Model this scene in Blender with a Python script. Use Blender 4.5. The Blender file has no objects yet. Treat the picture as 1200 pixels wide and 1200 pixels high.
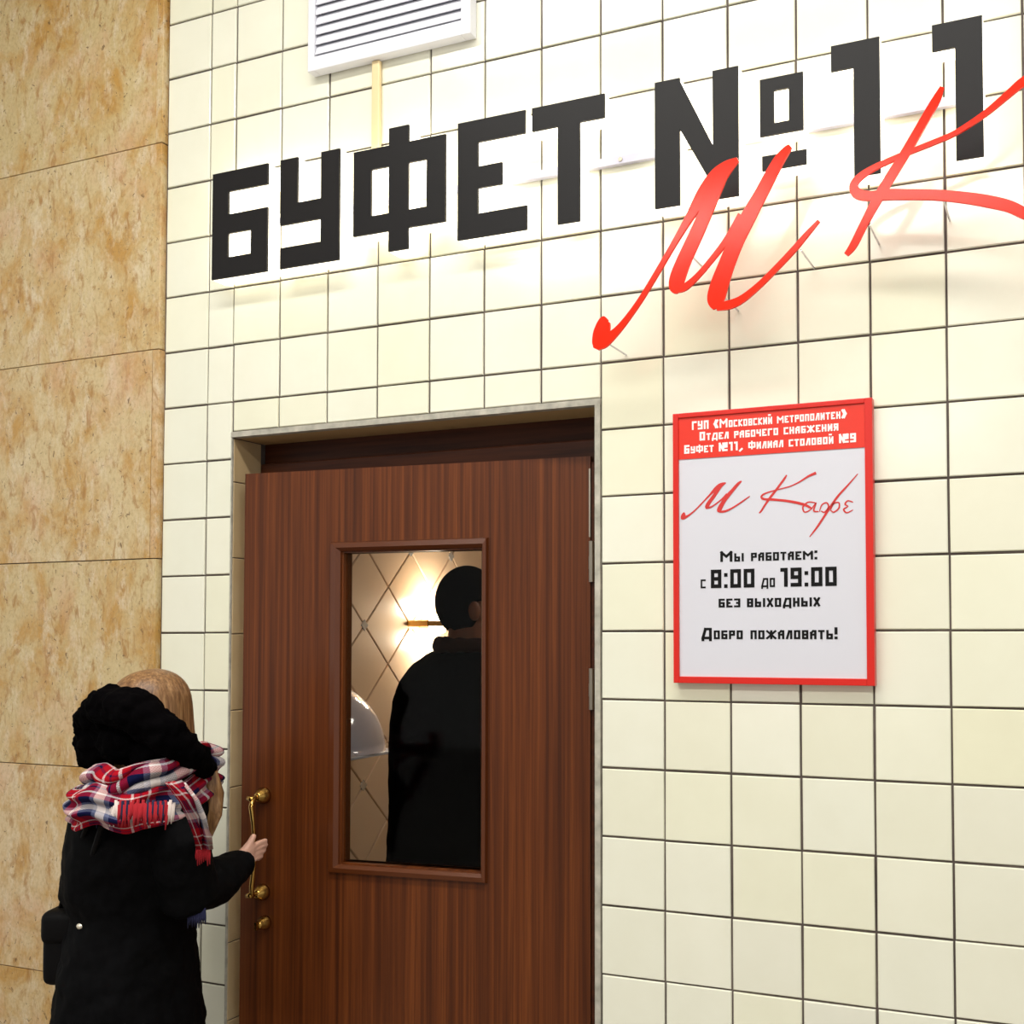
import bpy, bmesh, math, random
from mathutils import Vector, Matrix
random.seed(7)
S = bpy.context.scene
COL = S.collection
# ------------------------------------------------------------------ camera
H = 1.62                                    # tile joint at eye level
CAM = Vector((2.02707, -2.16295, H - 0.00533))
RV = Vector((0.92871687, 0.370782, -0.0023848))
UV_ = Vector((0.01570256, -0.0329035, 0.99933517))
FV = Vector((-0.37045703, 0.92813688, 0.03638026))
FPX, PX, PY = 1252.55, 759.83, 697.14       # focal length and principal point, 1200 px frame
cd = bpy.data.cameras.new('camera'); cam = bpy.data.objects.new('camera', cd); COL.objects.link(cam)
cam.matrix_world = Matrix(((RV.x, UV_.x, -FV.x, CAM.x), (RV.y, UV_.y, -FV.y, CAM.y), (RV.z, UV_.z, -FV.z, CAM.z), (0, 0, 0, 1)))
cd.sensor_width = 36; cd.lens = 36 * FPX / 1200
cd.shift_x = (600 - PX) / 1200; cd.shift_y = (PY - 600) / 1200
cd.clip_start = .05
S.camera = cam
# ------------------------------------------------------------------ light
w = bpy.data.worlds.new('world'); S.world = w; w.use_nodes = True
w.node_tree.nodes['Background'].inputs[0].default_value = (1.0, 1.0, .955, 1)
w.node_tree.nodes['Background'].inputs[1].default_value = .55
def area(name, loc, size, sy, energy, color, rot=(0, 0, 0)):
    l = bpy.data.lights.new(name, 'AREA'); l.shape = 'RECTANGLE'; l.size = size; l.size_y = sy
    l.energy = energy; l.color = color
    o = bpy.data.objects.new(name, l); COL.objects.link(o); o.location = loc; o.rotation_euler = rot
    return o
area('hall_lamp_light', (1.4, -1.5, 4.02), 3.4, .26, 48, (1, 1, .95))
area('hall_lamp_light', (1.2, -3.9, 4.02), 5.0, .26, 90, (1, 1, .95))
S.view_settings.view_transform = 'Standard'; S.view_settings.look = 'None'
S.view_settings.gamma = 1; S.view_settings.use_curve_mapping = False
S.view_settings.exposure = .24

# ------------------------------------------------------------------ helpers
def ray(px, py): return FV + RV * ((px - PX) / FPX) + UV_ * ((PY - py) / FPX)
def V(px, py, D): return CAM + ray(px, py) * D
def W(px, py, Y):                            # (x, z) on the plane y = Y
    d = ray(px, py); t = (Y - CAM.y) / d.y; q = CAM + d * t
    return q.x, q.z
AH = Vector((-.37077, .92872, 0)); RH = Vector((.92872, .37077, 0))   # horizontal away / right as seen on the spot

def box(bm, x0, x1, y0, y1, z0, z1):
    v = [bm.verts.new(c) for c in ((x0,y0,z0),(x1,y0,z0),(x1,y1,z0),(x0,y1,z0),(x0,y0,z1),(x1,y0,z1),(x1,y1,z1),(x0,y1,z1))]
    for f in ((0,3,2,1),(4,5,6,7),(0,1,5,4),(1,2,6,5),(2,3,7,6),(3,0,4,7)): bm.faces.new([v[i] for i in f])
    return v
def prism(bm, pts, y0, y1):                  # polygon in x,z (counter-clockwise seen from -y) between y0 (front) and y1
    a = [bm.verts.new((x, y0, z)) for x, z in pts]; b = [bm.verts.new((x, y1, z)) for x, z in pts]
    n = len(pts); bm.faces.new(a); bm.faces.new(b[::-1])
    for i in range(n): bm.faces.new((a[i], b[i], b[(i+1) % n], a[(i+1) % n]))
def frame_of(d):
    d = d.normalized(); h = Vector((0, 0, 1)) if abs(d.z) < .9 else Vector((1, 0, 0))
    a = d.cross(h).normalized(); return a, a.cross(d).normalized()
def tube(bm, pts, rads, n=10, flat=1.0, caps=True):
    rings = []; pa = None
    for i, p in enumerate(pts):
        p = Vector(p); d = Vector(pts[min(i+1, len(pts)-1)]) - Vector(pts[max(i-1, 0)])
        a, b = frame_of(d)
        if pa is not None:                   # keep the frame from flipping
            a = (pa - d.normalized() * pa.dot(d.normalized())).normalized(); b = a.cross(d.normalized())
        pa = a; r = rads[i] if hasattr(rads, '__len__') else rads
        rings.append([bm.verts.new(p + a * (math.cos(t) * r) + b * (math.sin(t) * r * flat)) for t in [2*math.pi*k/n for k in range(n)]])
    for r0, r1 in zip(rings, rings[1:]):
        for k in range(n): bm.faces.new((r0[k], r0[(k+1) % n], r1[(k+1) % n], r1[k]))
    if caps: bm.faces.new(rings[0][::-1]); bm.faces.new(rings[-1])
    return rings
def loft(bm, rings, n=28, A=RH, B=AH):       # rings: (centre, half width along A, half width along B)
    rr = []
    for c, a, b in rings:
        rr.append([bm.verts.new(Vector(c) + A * (a * math.cos(t)) + B * (b * math.sin(t))) for t in [2*math.pi*k/n for k in range(n)]])
    for r0, r1 in zip(rr, rr[1:]):
        for k in range(n): bm.faces.new((r0[k], r0[(k+1) % n], r1[(k+1) % n], r1[k]))
    bm.faces.new(rr[0][::-1]); bm.faces.new(rr[-1])
def ball(bm, c, rx, ry=None, rz=None, sub=2, A=None):
    m = Matrix.Translation(Vector(c)) @ (A or Matrix()) @ Matrix.Diagonal((rx, ry or rx, rz or rx, 1))
    bmesh.ops.create_icosphere(bm, subdivisions=sub, radius=1, matrix=m)
def finish(name, bm, m, parent=None, smooth=False, loc=None, bevel=0):
    bmesh.ops.recalc_face_normals(bm, faces=bm.faces[:])
    me = bpy.data.meshes.new(name); bm.to_mesh(me); bm.free()
    if smooth: me.polygons.foreach_set('use_smooth', [True] * len(me.polygons))
    me.materials.append(M[m] if isinstance(m, str) else m)
    o = bpy.data.objects.new(name, me); COL.objects.link(o)
    if parent: o.parent = parent
    if loc: o.location = loc
    if bevel:
        b = o.modifiers.new('bevel', 'BEVEL'); b.width = bevel; b.segments = 2; b.limit_method = 'ANGLE'
    return o
def one_box(name, m, parent, x0, x1, y0, y1, z0, z1, bevel=0):
    bm = bmesh.new(); box(bm, x0, x1, y0, y1, z0, z1); return finish(name, bm, m, parent, bevel=bevel)
def remesh(o, voxel, smooth=6, disp=0, dscale=.05, seed=0):
    """melt the pieces of the mesh into one continuous surface"""
    r = o.modifiers.new('r', 'REMESH'); r.mode = 'VOXEL'; r.voxel_size = voxel; r.use_smooth_shade = True
    s = o.modifiers.new('s', 'SMOOTH'); s.iterations = smooth; s.factor = .5
    if disp:
        t = bpy.data.textures.new('folds', 'CLOUDS'); t.noise_scale = dscale; t.noise_depth = 2
        d = o.modifiers.new('d', 'DISPLACE'); d.texture = t; d.strength = disp; d.mid_level = .5; d.texture_coords = 'LOCAL'
    dg = bpy.context.evaluated_depsgraph_get(); me = bpy.data.meshes.new_from_object(o.evaluated_get(dg))
    o.modifiers.clear(); old = o.data; o.data = me; bpy.data.meshes.remove(old)
    me.polygons.foreach_set('use_smooth', [True] * len(me.polygons))
def empty(name, loc=(0, 0, 0), rz=0):
    o = bpy.data.objects.new(name, None); COL.objects.link(o); o.location = loc; o.rotation_euler = (0, 0, rz); return o
def tag(o, label=None, cat=None, group=None, kind=None):
    if label: o['label'] = label
    if cat: o['category'] = cat
    if group: o['group'] = group
    if kind: o['kind'] = kind
    return o
def struct(o, label, cat): return tag(o, label, cat, kind='structure')

# ------------------------------------------------------------------ materials
M = {}
def srgb(r, g, b):
    f = lambda c: ((c/255 + .055) / 1.055) ** 2.4 if c > 10 else c / 255 / 12.92
    return (f(r), f(g), f(b), 1)
def mat(name, col, rough=.5, metal=0, spec=.5, emit=None, es=0, coat=0):
    m = bpy.data.materials.new(name); m.use_nodes = True; p = m.node_tree.nodes['Principled BSDF']
    p.inputs['Base Color'].default_value = col; p.inputs['Roughness'].default_value = rough
    p.inputs['Metallic'].default_value = metal; p.inputs['Specular IOR Level'].default_value = spec
    p.inputs['Coat Weight'].default_value = coat
    if emit: p.inputs['Emission Color'].default_value = emit; p.inputs['Emission Strength'].default_value = es
    M[name] = m; return m
class NT:
    def __init__(s, name): s.m = M[name]; s.t = s.m.node_tree; s.p = s.t.nodes['Principled BSDF']
    def n(s, typ, **k):
        o = s.t.nodes.new(typ)
        for a, b in k.items():
            if a in o.inputs: o.inputs[a].default_value = b
            else: setattr(o, a, b)
        return o
    def l(s, a, b): s.t.links.new(a, b)
    def ramp(s, fac, stops, interp='LINEAR'):
        r = s.t.nodes.new('ShaderNodeValToRGB'); r.color_ramp.interpolation = interp
        e = r.color_ramp.elements
        while len(e) < len(stops): e.new(.5)
        for x, (pos, c) in zip(e, stops): x.position = pos; x.color = c
        s.l(fac, r.inputs[0]); return r.outputs[0]
    def mix(s, fac, a, b, mode='MIX'):
        x = s.t.nodes.new('ShaderNodeMix'); x.data_type = 'RGBA'; x.blend_type = mode
        for v, i in ((fac, 0), (a, 6), (b, 7)):
            if hasattr(v, 'is_output'): s.l(v, x.inputs[i])
            else: x.inputs[i].default_value = v
        return x.outputs[2]
    def coords(s, scale=(1, 1, 1), rnd=True, out='Object'):
        tc = s.n('ShaderNodeTexCoord'); mp = s.n('ShaderNodeMapping'); s.l(tc.outputs[out], mp.inputs[0])
        mp.inputs['Scale'].default_value = scale
        if rnd:
            oi = s.n('ShaderNodeObjectInfo'); mu = s.n('ShaderNodeMath', operation='MULTIPLY'); mu.inputs[1].default_value = 57
            s.l(oi.outputs['Random'], mu.inputs[0]); cb = s.n('ShaderNodeCombineXYZ')
            for i in range(3): s.l(mu.outputs[0], cb.inputs[i])
            s.l(cb.outputs[0], mp.inputs['Location'])
        return mp.outputs[0]
    def noise(s, vec, scale, detail=4, rough=.55, dist=0):
        n = s.n('ShaderNodeTexNoise'); n.inputs['Scale'].default_value = scale; n.inputs['Detail'].default_value = detail
        n.inputs['Roughness'].default_value = rough; n.inputs['Distortion'].default_value = dist; s.l(vec, n.inputs['Vector']); return n.outputs[0]
    def bump(s, h, strength, dist=.002):
        b = s.n('ShaderNodeBump'); b.inputs['Strength'].default_value = strength; b.inputs['Distance'].default_value = dist
        s.l(h, b.inputs['Height']); s.l(b.outputs[0], s.p.inputs['Normal'])
    def base(s, c): s.l(c, s.p.inputs['Base Color'])

mat('tile', srgb(232, 229, 205), .13)
t = NT('tile'); oi = t.n('ShaderNodeObjectInfo')
c = t.ramp(oi.outputs['Random'], [(0, srgb(238, 237, 219)), (.45, srgb(241, 239, 222)), (.7, srgb(239, 237, 213)), (.85, srgb(236, 234, 219)), (1, srgb(238, 235, 207))])
n = t.noise(t.coords(), 9, 3); t.base(t.mix(t.ramp(n, [(.35, (0, 0, 0, 1)), (.8, (.12, .12, .12, 1))]), c, srgb(205, 198, 165)))
t.bump(t.noise(t.coords(), 14, 2), .05, .004)
mat('grout', srgb(92, 82, 76), .85)
t = NT('grout'); t.base(t.ramp(t.noise(t.coords(rnd=False), 6, 5), [(.3, srgb(66, 56, 52)), (.6, srgb(100, 88, 82)), (.8, srgb(135, 126, 116))]))
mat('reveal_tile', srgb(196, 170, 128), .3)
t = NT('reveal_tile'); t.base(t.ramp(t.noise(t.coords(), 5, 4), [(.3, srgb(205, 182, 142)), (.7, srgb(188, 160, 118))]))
mat('plaster', srgb(178, 172, 158), .85)
t = NT('plaster'); t.base(t.ramp(t.noise(t.coords(), 30, 5), [(.3, srgb(150, 146, 134)), (.7, srgb(198, 192, 178))]))
mat('soffit', srgb(190, 160, 112), .8)
mat('marble', srgb(200, 175, 120), .32)
t = NT('marble'); v = t.coords((1, 1, .75)); vt = t.coords((1, 1, .45))
oi = t.n('ShaderNodeObjectInfo')
basec = t.ramp(oi.outputs['Random'], [(0, srgb(202, 180, 130)), (.5, srgb(210, 188, 144)), (1, srgb(214, 188, 152))])
big = t.noise(v, 7, 8, .7, .5)
c = t.mix(t.ramp(big, [(.45, (0, 0, 0, 1)), (.62, (.9, .9, .9, 1))]), basec, srgb(190, 142, 64))
med = t.noise(vt, 22, 8, .72, .3)
c = t.mix(t.ramp(med, [(.5, (0, 0, 0, 1)), (.66, (.8, .8, .8, 1))]), c, srgb(222, 206, 176))
c = t.mix(t.ramp(t.noise(vt, 38, 6, .72, .6), [(.53, (0, 0, 0, 1)), (.66, (.8, .8, .8, 1))]), c, srgb(164, 112, 44))
c = t.mix(t.ramp(t.noise(v, 6, 6, .65), [(.52, (0, 0, 0, 1)), (.75, (.6, .6, .6, 1))]), c, srgb(212, 168, 138))
c = t.mix(t.ramp(t.noise(v, 120, 4, .7), [(.45, (0, 0, 0, 1)), (.75, (.5, .5, .5, 1))]), c, srgb(160, 128, 80))
spk = t.noise(v, 75, 3, .6, .8)
c = t.mix(t.ramp(spk, [(.64, (0, 0, 0, 1)), (.7, (.8, .8, .8, 1))]), c, srgb(104, 74, 40))
wv = t.noise(t.coords((1.0, 1, 1.6)), 13, 3, .5, 2.2)
ves = t.ramp(wv, [(.495, (0, 0, 0, 1)), (.5, (1, 1, 1, 1)), (.505, (0, 0, 0, 1))])
gate = t.ramp(t.noise(v, 7, 2), [(.6, (0, 0, 0, 1)), (.66, (.7, .7, .7, 1))])
mm = t.n('ShaderNodeMix', data_type='RGBA', blend_type='MULTIPLY'); mm.inputs[0].default_value = 1; t.l(ves, mm.inputs[6]); t.l(gate, mm.inputs[7])
c = t.mix(mm.outputs[2], c, srgb(92, 80, 66)); t.base(c)
t.bump(spk, .08, .002)
mat('wood', srgb(120, 62, 30), .36, spec=.3)
def wood(name, a, b, c3, sx=1.0):
    t = NT(name); v = t.coords((60 * sx, 60 * sx, .6), rnd=False)
    g = t.noise(v, 1.0, 5, .6, .25); g2 = t.noise(t.coords((190 * sx, 190 * sx, 3), rnd=False), 1, 3)
    col = t.ramp(g, [(.3, a), (.52, b), (.72, c3)])
    t.base(t.mix(t.ramp(g2, [(.45, (0, 0, 0, 1)), (.7, (.55, .55, .55, 1))]), col, a)); t.bump(g2, .06, .001)
wood('wood', srgb(60, 26, 8), srgb(98, 48, 17), srgb(120, 63, 25))
mat('dark_wood', srgb(62, 30, 16), .45, spec=.2); 
t = NT('dark_wood'); t.base(t.ramp(t.noise(t.coords((1, 20, 20), rnd=False), 3, 4), [(.3, srgb(48, 20, 8)), (.7, srgb(78, 38, 16))]))
mat('moulding', srgb(88, 43, 17), .25)
mat('brass', srgb(190, 150, 80), .22, 1)
mat('steel', srgb(170, 160, 145), .35, 1)
mat('letter_black', srgb(26, 24, 25), .5, spec=.22)
mat('lit_acrylic', srgb(255, 250, 240), .4, emit=(1, .93, .78, 1), es=2.1)
mat('red_acrylic', srgb(240, 40, 12), .16, spec=.22)
mat('white_metal', srgb(232, 232, 240), .35)
mat('vent_dark', srgb(190, 190, 205), .6)
mat('cream_plastic', srgb(232, 208, 160), .4)
mat('rail_white', srgb(196, 194, 210), .35)
mat('chrome', srgb(200, 200, 205), .2, 1)
mat('clasp_metal', srgb(235, 225, 205), .35, .6)
mat('sign_red', srgb(214, 30, 16), .3)
mat('sign_header', srgb(228, 48, 28), .3)
mat('sign_white', srgb(216, 215, 224), .25)
mat('ink_black', srgb(10, 9, 10), .6, spec=.2); mat('ink_white', srgb(250, 240, 236), .5); mat('ink_red', srgb(206, 44, 40), .5)
mat('black_coat', srgb(6, 6, 7), .8, spec=.08)
t = NT('black_coat'); t.base(t.ramp(t.noise(t.coords(rnd=False), 60, 3), [(.3, srgb(3, 3, 4)), (.8, srgb(8, 8, 10))]))
mat('black_fur', srgb(5, 4, 5), .95, spec=.03)
mat('black_bag', srgb(6, 5, 6), .6, spec=.12)
mat('man_coat', srgb(4, 3, 3), .9, spec=.03)
mat('dark_collar', srgb(54, 32, 24), .9, spec=.1)
mat('skin', srgb(222, 172, 150), .5); mat('man_skin', srgb(150, 96, 68), .55)
mat('eye', srgb(40, 30, 26), .2); mat('lip', srgb(176, 96, 90), .5)
mat('hair', srgb(136, 92, 50), .42)
t = NT('hair'); v = t.coords((170, 170, 5), rnd=False); g = t.noise(v, 1, 4, .6)
t.base(t.ramp(g, [(.3, srgb(84, 54, 30)), (.5, srgb(132, 94, 58)), (.75, srgb(176, 138, 96))])); t.bump(g, .4, .003)
mat('man_hair', srgb(6, 4, 4), .9, spec=.04)
mat('denim', srgb(24, 26, 36), .8); mat('boot', srgb(20, 17, 16), .5)
mat('plaid', srgb(170, 24, 34), .95, spec=.1)
t = NT('plaid'); tc = t.n('ShaderNodeTexCoord'); sx = t.n('ShaderNodeSeparateXYZ'); t.l(tc.outputs['UV'], sx.inputs[0])
def fr(sock, k, off=0):
    a = t.n('ShaderNodeMath', operation='MULTIPLY_ADD'); a.inputs[1].default_value = k; a.inputs[2].default_value = off; t.l(sock, a.inputs[0])
    b = t.n('ShaderNodeMath', operation='FRACT'); t.l(a.outputs[0], b.inputs[0]); return b.outputs[0]
RED, NAVY, WHT, GRY = srgb(160, 14, 30), srgb(14, 17, 54), srgb(222, 212, 210), srgb(98, 104, 132)
st = [(0, RED), (.10, WHT), (.13, RED), (.20, NAVY), (.23, RED), (.30, WHT), (.33, RED), (.42, NAVY), (.60, GRY), (.66, WHT), (.78, GRY), (.84, NAVY), (.96, RED)]
cu = t.ramp(fr(sx.outputs[0], 1), st, 'CONSTANT'); cv = t.ramp(fr(sx.outputs[1], 1, .1), st, 'CONSTANT')
wea = t.n('ShaderNodeTexChecker'); wea.inputs['Scale'].default_value = 60; t.l(tc.outputs['UV'], wea.inputs[0])
wf = t.n('ShaderNodeMath', operation='MULTIPLY_ADD'); wf.inputs[1].default_value = .2; wf.inputs[2].default_value = .4; t.l(wea.outputs[1], wf.inputs[0])
t.base(t.mix(wf.outputs[0], cu, cv))
mat('fringe_white', srgb(222, 208, 200), .95); mat('fringe_red', srgb(166, 24, 36), .95); mat('fringe_navy', srgb(24, 26, 60), .95)
mat('floor', srgb(120, 112, 104), .3)
t = NT('floor'); t.base(t.ramp(t.noise(t.coords(rnd=False), 40, 6, .7), [(.3, srgb(96, 88, 82)), (.7, srgb(150, 140, 130))]))
mat('ceiling', srgb(228, 224, 214), .8)
mat('cafe_wall', srgb(214, 190, 150), .5); mat('cafe_tile', srgb(224, 198, 160), .25)
t = NT('cafe_tile'); oi = t.n('ShaderNodeObjectInfo'); t.base(t.ramp(oi.outputs['Random'], [(0, srgb(230, 202, 174)), (1, srgb(218, 188, 156))]))
mat('cafe_grout', srgb(140, 104, 74), .8)
mat('inset_glass', srgb(220, 216, 214), .1, .6)
mat('dome_white', srgb(214, 208, 218), .12, coat=.5)
mat('lamp_diffuser', srgb(255, 255, 250), .5, emit=(1, .97, .9, 1), es=9)
mat('cafe_diffuser', srgb(255, 250, 240), .5, emit=(1, .9, .8, 1), es=16)
mat('bulb', srgb(255, 240, 210), .5, emit=(1, .82, .55, 1), es=10)
g = mat('glass', (1, 1, 1, 1), .02); nt = g.node_tree; nt.nodes.remove(nt.nodes['Principled BSDF'])
tr = nt.nodes.new('ShaderNodeBsdfTransparent'); tr.inputs[0].default_value = (.96, .97, .96, 1); gl = nt.nodes.new('ShaderNodeBsdfGlossy'); gl.inputs['Roughness'].default_value = .02
mx = nt.nodes.new('ShaderNodeMixShader'); fn = nt.nodes.new('ShaderNodeFresnel'); fn.inputs[0].default_value = 1.16
for a, b in ((fn.outputs[0], mx.inputs[0]), (tr.outputs[0], mx.inputs[1]), (gl.outputs[0], mx.inputs[2]), (mx.outputs[0], nt.nodes['Material Output'].inputs[0])): nt.links.new(a, b)

# ------------------------------------------------------------------ the setting
OX0, OX1, OZ = 0.0, 1.05, 2.135              # door opening
CZ = 4.3
struct(one_box('floor', 'floor', None, -4, 6.5, -12, 3.2, -.1, 0), 'grey speckled stone hall floor below the frame', 'floor')
struct(one_box('ceiling', 'ceiling', None, -4, 6.5, -12, .5, CZ, CZ + .1), 'pale plaster hall ceiling above the frame', 'ceiling')
bm = bmesh.new()
for a in ((-4, OX0, 0, CZ), (OX1, 6.5, 0, CZ), (OX0, OX1, OZ, CZ)): box(bm, a[0], a[1], .005, .24, a[2], a[3])
wall = struct(finish('wall_front', bm, 'grout'), 'cream square-tiled wall around the café doorway with dark joints', 'wall')

def tile_mesh(name, wd, ht, mt, th=.012, ch=.0018):
    """tile with its front at y=0, a chamfered edge, centred on x,z"""
    me = bpy.data.meshes.new(name); a, b = wd/2, ht/2; i, j = a - ch, b - ch
    v = [(-a, th, -b), (a, th, -b), (a, th, b), (-a, th, b), (-a, ch, -b), (a, ch, -b), (a, ch, b), (-a, ch, b), (-i, 0, -j), (i, 0, -j), (i, 0, j), (-i, 0, j)]
    f = [(8, 9, 10, 11)] + [(4+k, 4+(k+1) % 4, 8+(k+1) % 4, 8+k) for k in range(4)] + [(k, (k+1) % 4, 4+(k+1) % 4, 4+k) for k in range(4)]
    me.from_pydata(v, [], f); me.materials.append(M[mt]); return me
TM = {}
def put_tile(x0, x1, z0, z1, parent, gap=.0048, name='tile', mt='tile'):
    wd, ht = round(x1 - x0 - gap, 4), round(z1 - z0 - gap, 4)
    if (wd, ht, mt) not in TM: TM[(wd, ht, mt)] = tile_mesh(name, wd, ht, mt)
    o = bpy.data.objects.new(name, TM[(wd, ht, mt)]); COL.objects.link(o); o.parent = parent
    o.location = ((x0+x1)/2 + random.uniform(-.0006, .0006), random.uniform(-.0007, .0007), (z0+z1)/2 + random.uniform(-.0006, .0006))
    o.rotation_euler = (random.gauss(0, .0045), random.gauss(0, .002), random.gauss(0, .0045))
    return o
cols = [(-.235, -.085), (-.085, 0)] + [(.15*i, .15*(i+1)) for i in range(15)]
far = bmesh.new(); nt_ = 0
def far_tile(x0, x1, z0, z1):
    bmesh.ops.create_cube(far, size=1, matrix=Matrix.Translation(((x0+x1)/2, .006, (z0+z1)/2)) @ Matrix.Diagonal((x1-x0-.0048, .012, z1-z0-.0048, 1)))
for j in range(-11, 18):
    z0, z1 = H + .15*j, H + .15*(j+1)
    z0 = max(z0, .02); z1 = min(z1, CZ)
    if z1 - z0 < .02: continue
    for i in range(-2, 32):
        x0, x1 = cols[i+2] if i < 15 else (.15*i, .15*(i+1))
        zz0 = z0
        if x0 >= OX0 - .01 and x1 <= OX1 + .01:
            if z1 <= OZ + .03: continue
            zz0 = max(z0, OZ + .006)
        if -7 <= j <= 11 and i < 14: put_tile(x0, x1, zz0, z1, wall); nt_ += 1
        else: far_tile(x0, x1, zz0, z1)
fo = finish('tile_field', far, 'tile', wall); fo['kind'] = 'stuff'
# joint fillers and door-opening edges
bm = bmesh.new(); box(bm, OX1 - .014, OX1 - .001, -.002, .05, 0, OZ - .008); box(bm, OX0 - .002, OX1, -.002, .02, OZ - .008, OZ + .006); box(bm, OX0 - .002, OX0 + .0015, -.001, .0045, 0, OZ - .008)
struct(finish('trim_1', bm, 'plaster'), 'rough grey plaster edge strip around the door opening', 'trim')
# left reveal with beige tiles, its twin and the soffit
bm = bmesh.new(); box(bm, OX0 - .03, OX0 - .001, .02, .24, 0, OZ); box(bm, OX1 + .001, OX1 + .03, .05, .24, 0, OZ)
rev = struct(finish('wall_reveal', bm, 'grout'), 'narrow beige-tiled side of the door recess', 'wall')
rz = W(285, 743, .04)[1]
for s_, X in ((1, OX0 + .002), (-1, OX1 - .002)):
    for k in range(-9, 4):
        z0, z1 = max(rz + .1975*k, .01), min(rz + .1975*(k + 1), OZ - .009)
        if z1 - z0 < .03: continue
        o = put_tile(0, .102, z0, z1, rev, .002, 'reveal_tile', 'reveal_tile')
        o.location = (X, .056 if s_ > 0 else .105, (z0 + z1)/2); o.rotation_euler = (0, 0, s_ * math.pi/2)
struct(one_box('trim_2', 'soffit', None, OX0, OX1, .021, .23, OZ - .008, OZ + .02), 'ochre plaster underside of the door lintel', 'trim')
# wooden door frame
fr_ = struct(empty('trim_3', (0, .09, 0)), 'dark brown wooden door frame set back in the opening', 'door frame')
one_box('head_board', 'dark_wood', fr_, .003, 1.034, .03, .13, 2.07, OZ - .008)
one_box('head_moulding', 'dark_wood', fr_, .003, 1.034, .012, .12, 2.015, 2.072, .004)
one_box('jamb', 'dark_wood', fr_, .003, .05, .045, .13, 0, 2.015)
one_box('jamb', 'dark_wood', fr_, .986, 1.034, .0, .13, 0, 2.015)

# stone-clad wall on the left
bm = bmesh.new(); box(bm, -4, -.242, -.008, .1, 0, CZ)
ml = struct(finish('wall_left', bm, 'grout'), 'ochre and beige polished stone slab wall left of the tiles', 'wall')
joints = [0, .13, .69, 1.255, 1.818, 2.38, 2.942, 3.505, 4.07, CZ]
for k in range(9):
    z0, z1 = joints[k] + .0012, joints[k+1] - .0012
    strip = k % 2 == 0
    xe = -.238 - (.022 if strip else 0)
    xs = [xe, -1.35 - .18*(k % 2), -2.6, -4.0]
    for a, b in zip(xs, xs[1:]): one_box('slab', 'marble', ml, b + .0012, a - .0012, -.016 + random.uniform(-.001, .001), .02, z0, z1, .0012)
    if strip: one_box('edge_slab', 'marble', ml, xe, -.238, -.016, .02, z0, z1, .0012)

# café room behind the door
LX = -.36
struct(one_box('wall_cafe_back', 'cafe_wall', None, LX - .1, 2.6, 3.0, 3.1, 0, 2.7), 'plain beige back wall of the café room', 'wall')
struct(one_box('wall_cafe_right', 'cafe_wall', None, 2.5, 2.6, .24, 3.0, 0, 2.7), 'plain beige right wall of the café room', 'wall')
struct(one_box('ceiling_cafe', 'ceiling', None, LX - .1, 2.6, .24, 3.1, 2.7, 2.8), 'pale ceiling of the café room', 'ceiling')
cw = struct(one_box('wall_cafe_left', 'cafe_grout', None, LX - .1, LX, .24, 3.0, 0, 2.7), 'beige diamond-tiled café wall seen through the door glass', 'wall')
dm = tile_mesh('diamond_tile', .2, .2, 'cafe_tile', .012, .003); im = tile_mesh('inset', .034, .034, 'inset_glass', .012, .003)
q = .1435                                     # half diagonal + joint
for a in range(-1, 11):
    for b in range(-1, 10):
        for h in (0, 1):
            y, z = .32 + 2*q*a + q*h, .5 + 2*q*b + q*h
            if .42 < y < 2.85 and .3 < z < 2.5:
                o = bpy.data.objects.new('diamond_tile', dm); COL.objects.link(o); o.parent = cw
                o.matrix_world = Matrix.Translation((LX + .008, y, z)) @ Matrix.Rotation(math.pi/2, 4, 'Z') @ Matrix.Rotation(math.pi/4, 4, 'Y')
            if h and .5 < y < 2.2 and .8 < z < 2.3:
                o = bpy.data.objects.new('inset_tile', im); COL.objects.link(o); o.parent = cw
                o.matrix_world = Matrix.Translation((LX + .0095, y, z + q)) @ Matrix.Rotation(math.pi/2, 4, 'Z') @ Matrix.Rotation(math.pi/4, 4, 'Y')

# hall lamps
for (x, y, L, lab) in ((1.4, -1.5, 3.5, 'long fluorescent lamp fixture nearest the tiled wall on the hall ceiling'), (1.2, -3.9, 5.1, 'long fluorescent lamp fixture in the middle of the hall ceiling'), (.13, -10.3, 1.6, 'short fluorescent lamp fixture at the far end of the hall ceiling')):
    e = tag(empty('ceiling_lamp', (x, y, CZ)), lab, 'lamp', 'hall ceiling lamps')
    one_box('housing', 'white_metal', e, -L/2, L/2, -.17, .17, -.26, 0, .01)
    one_box('diffuser', 'lamp_diffuser', e, -L/2 + .04, L/2 - .04, -.14, .14, -.272 if y > -8 else -.42, -.26)

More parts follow.
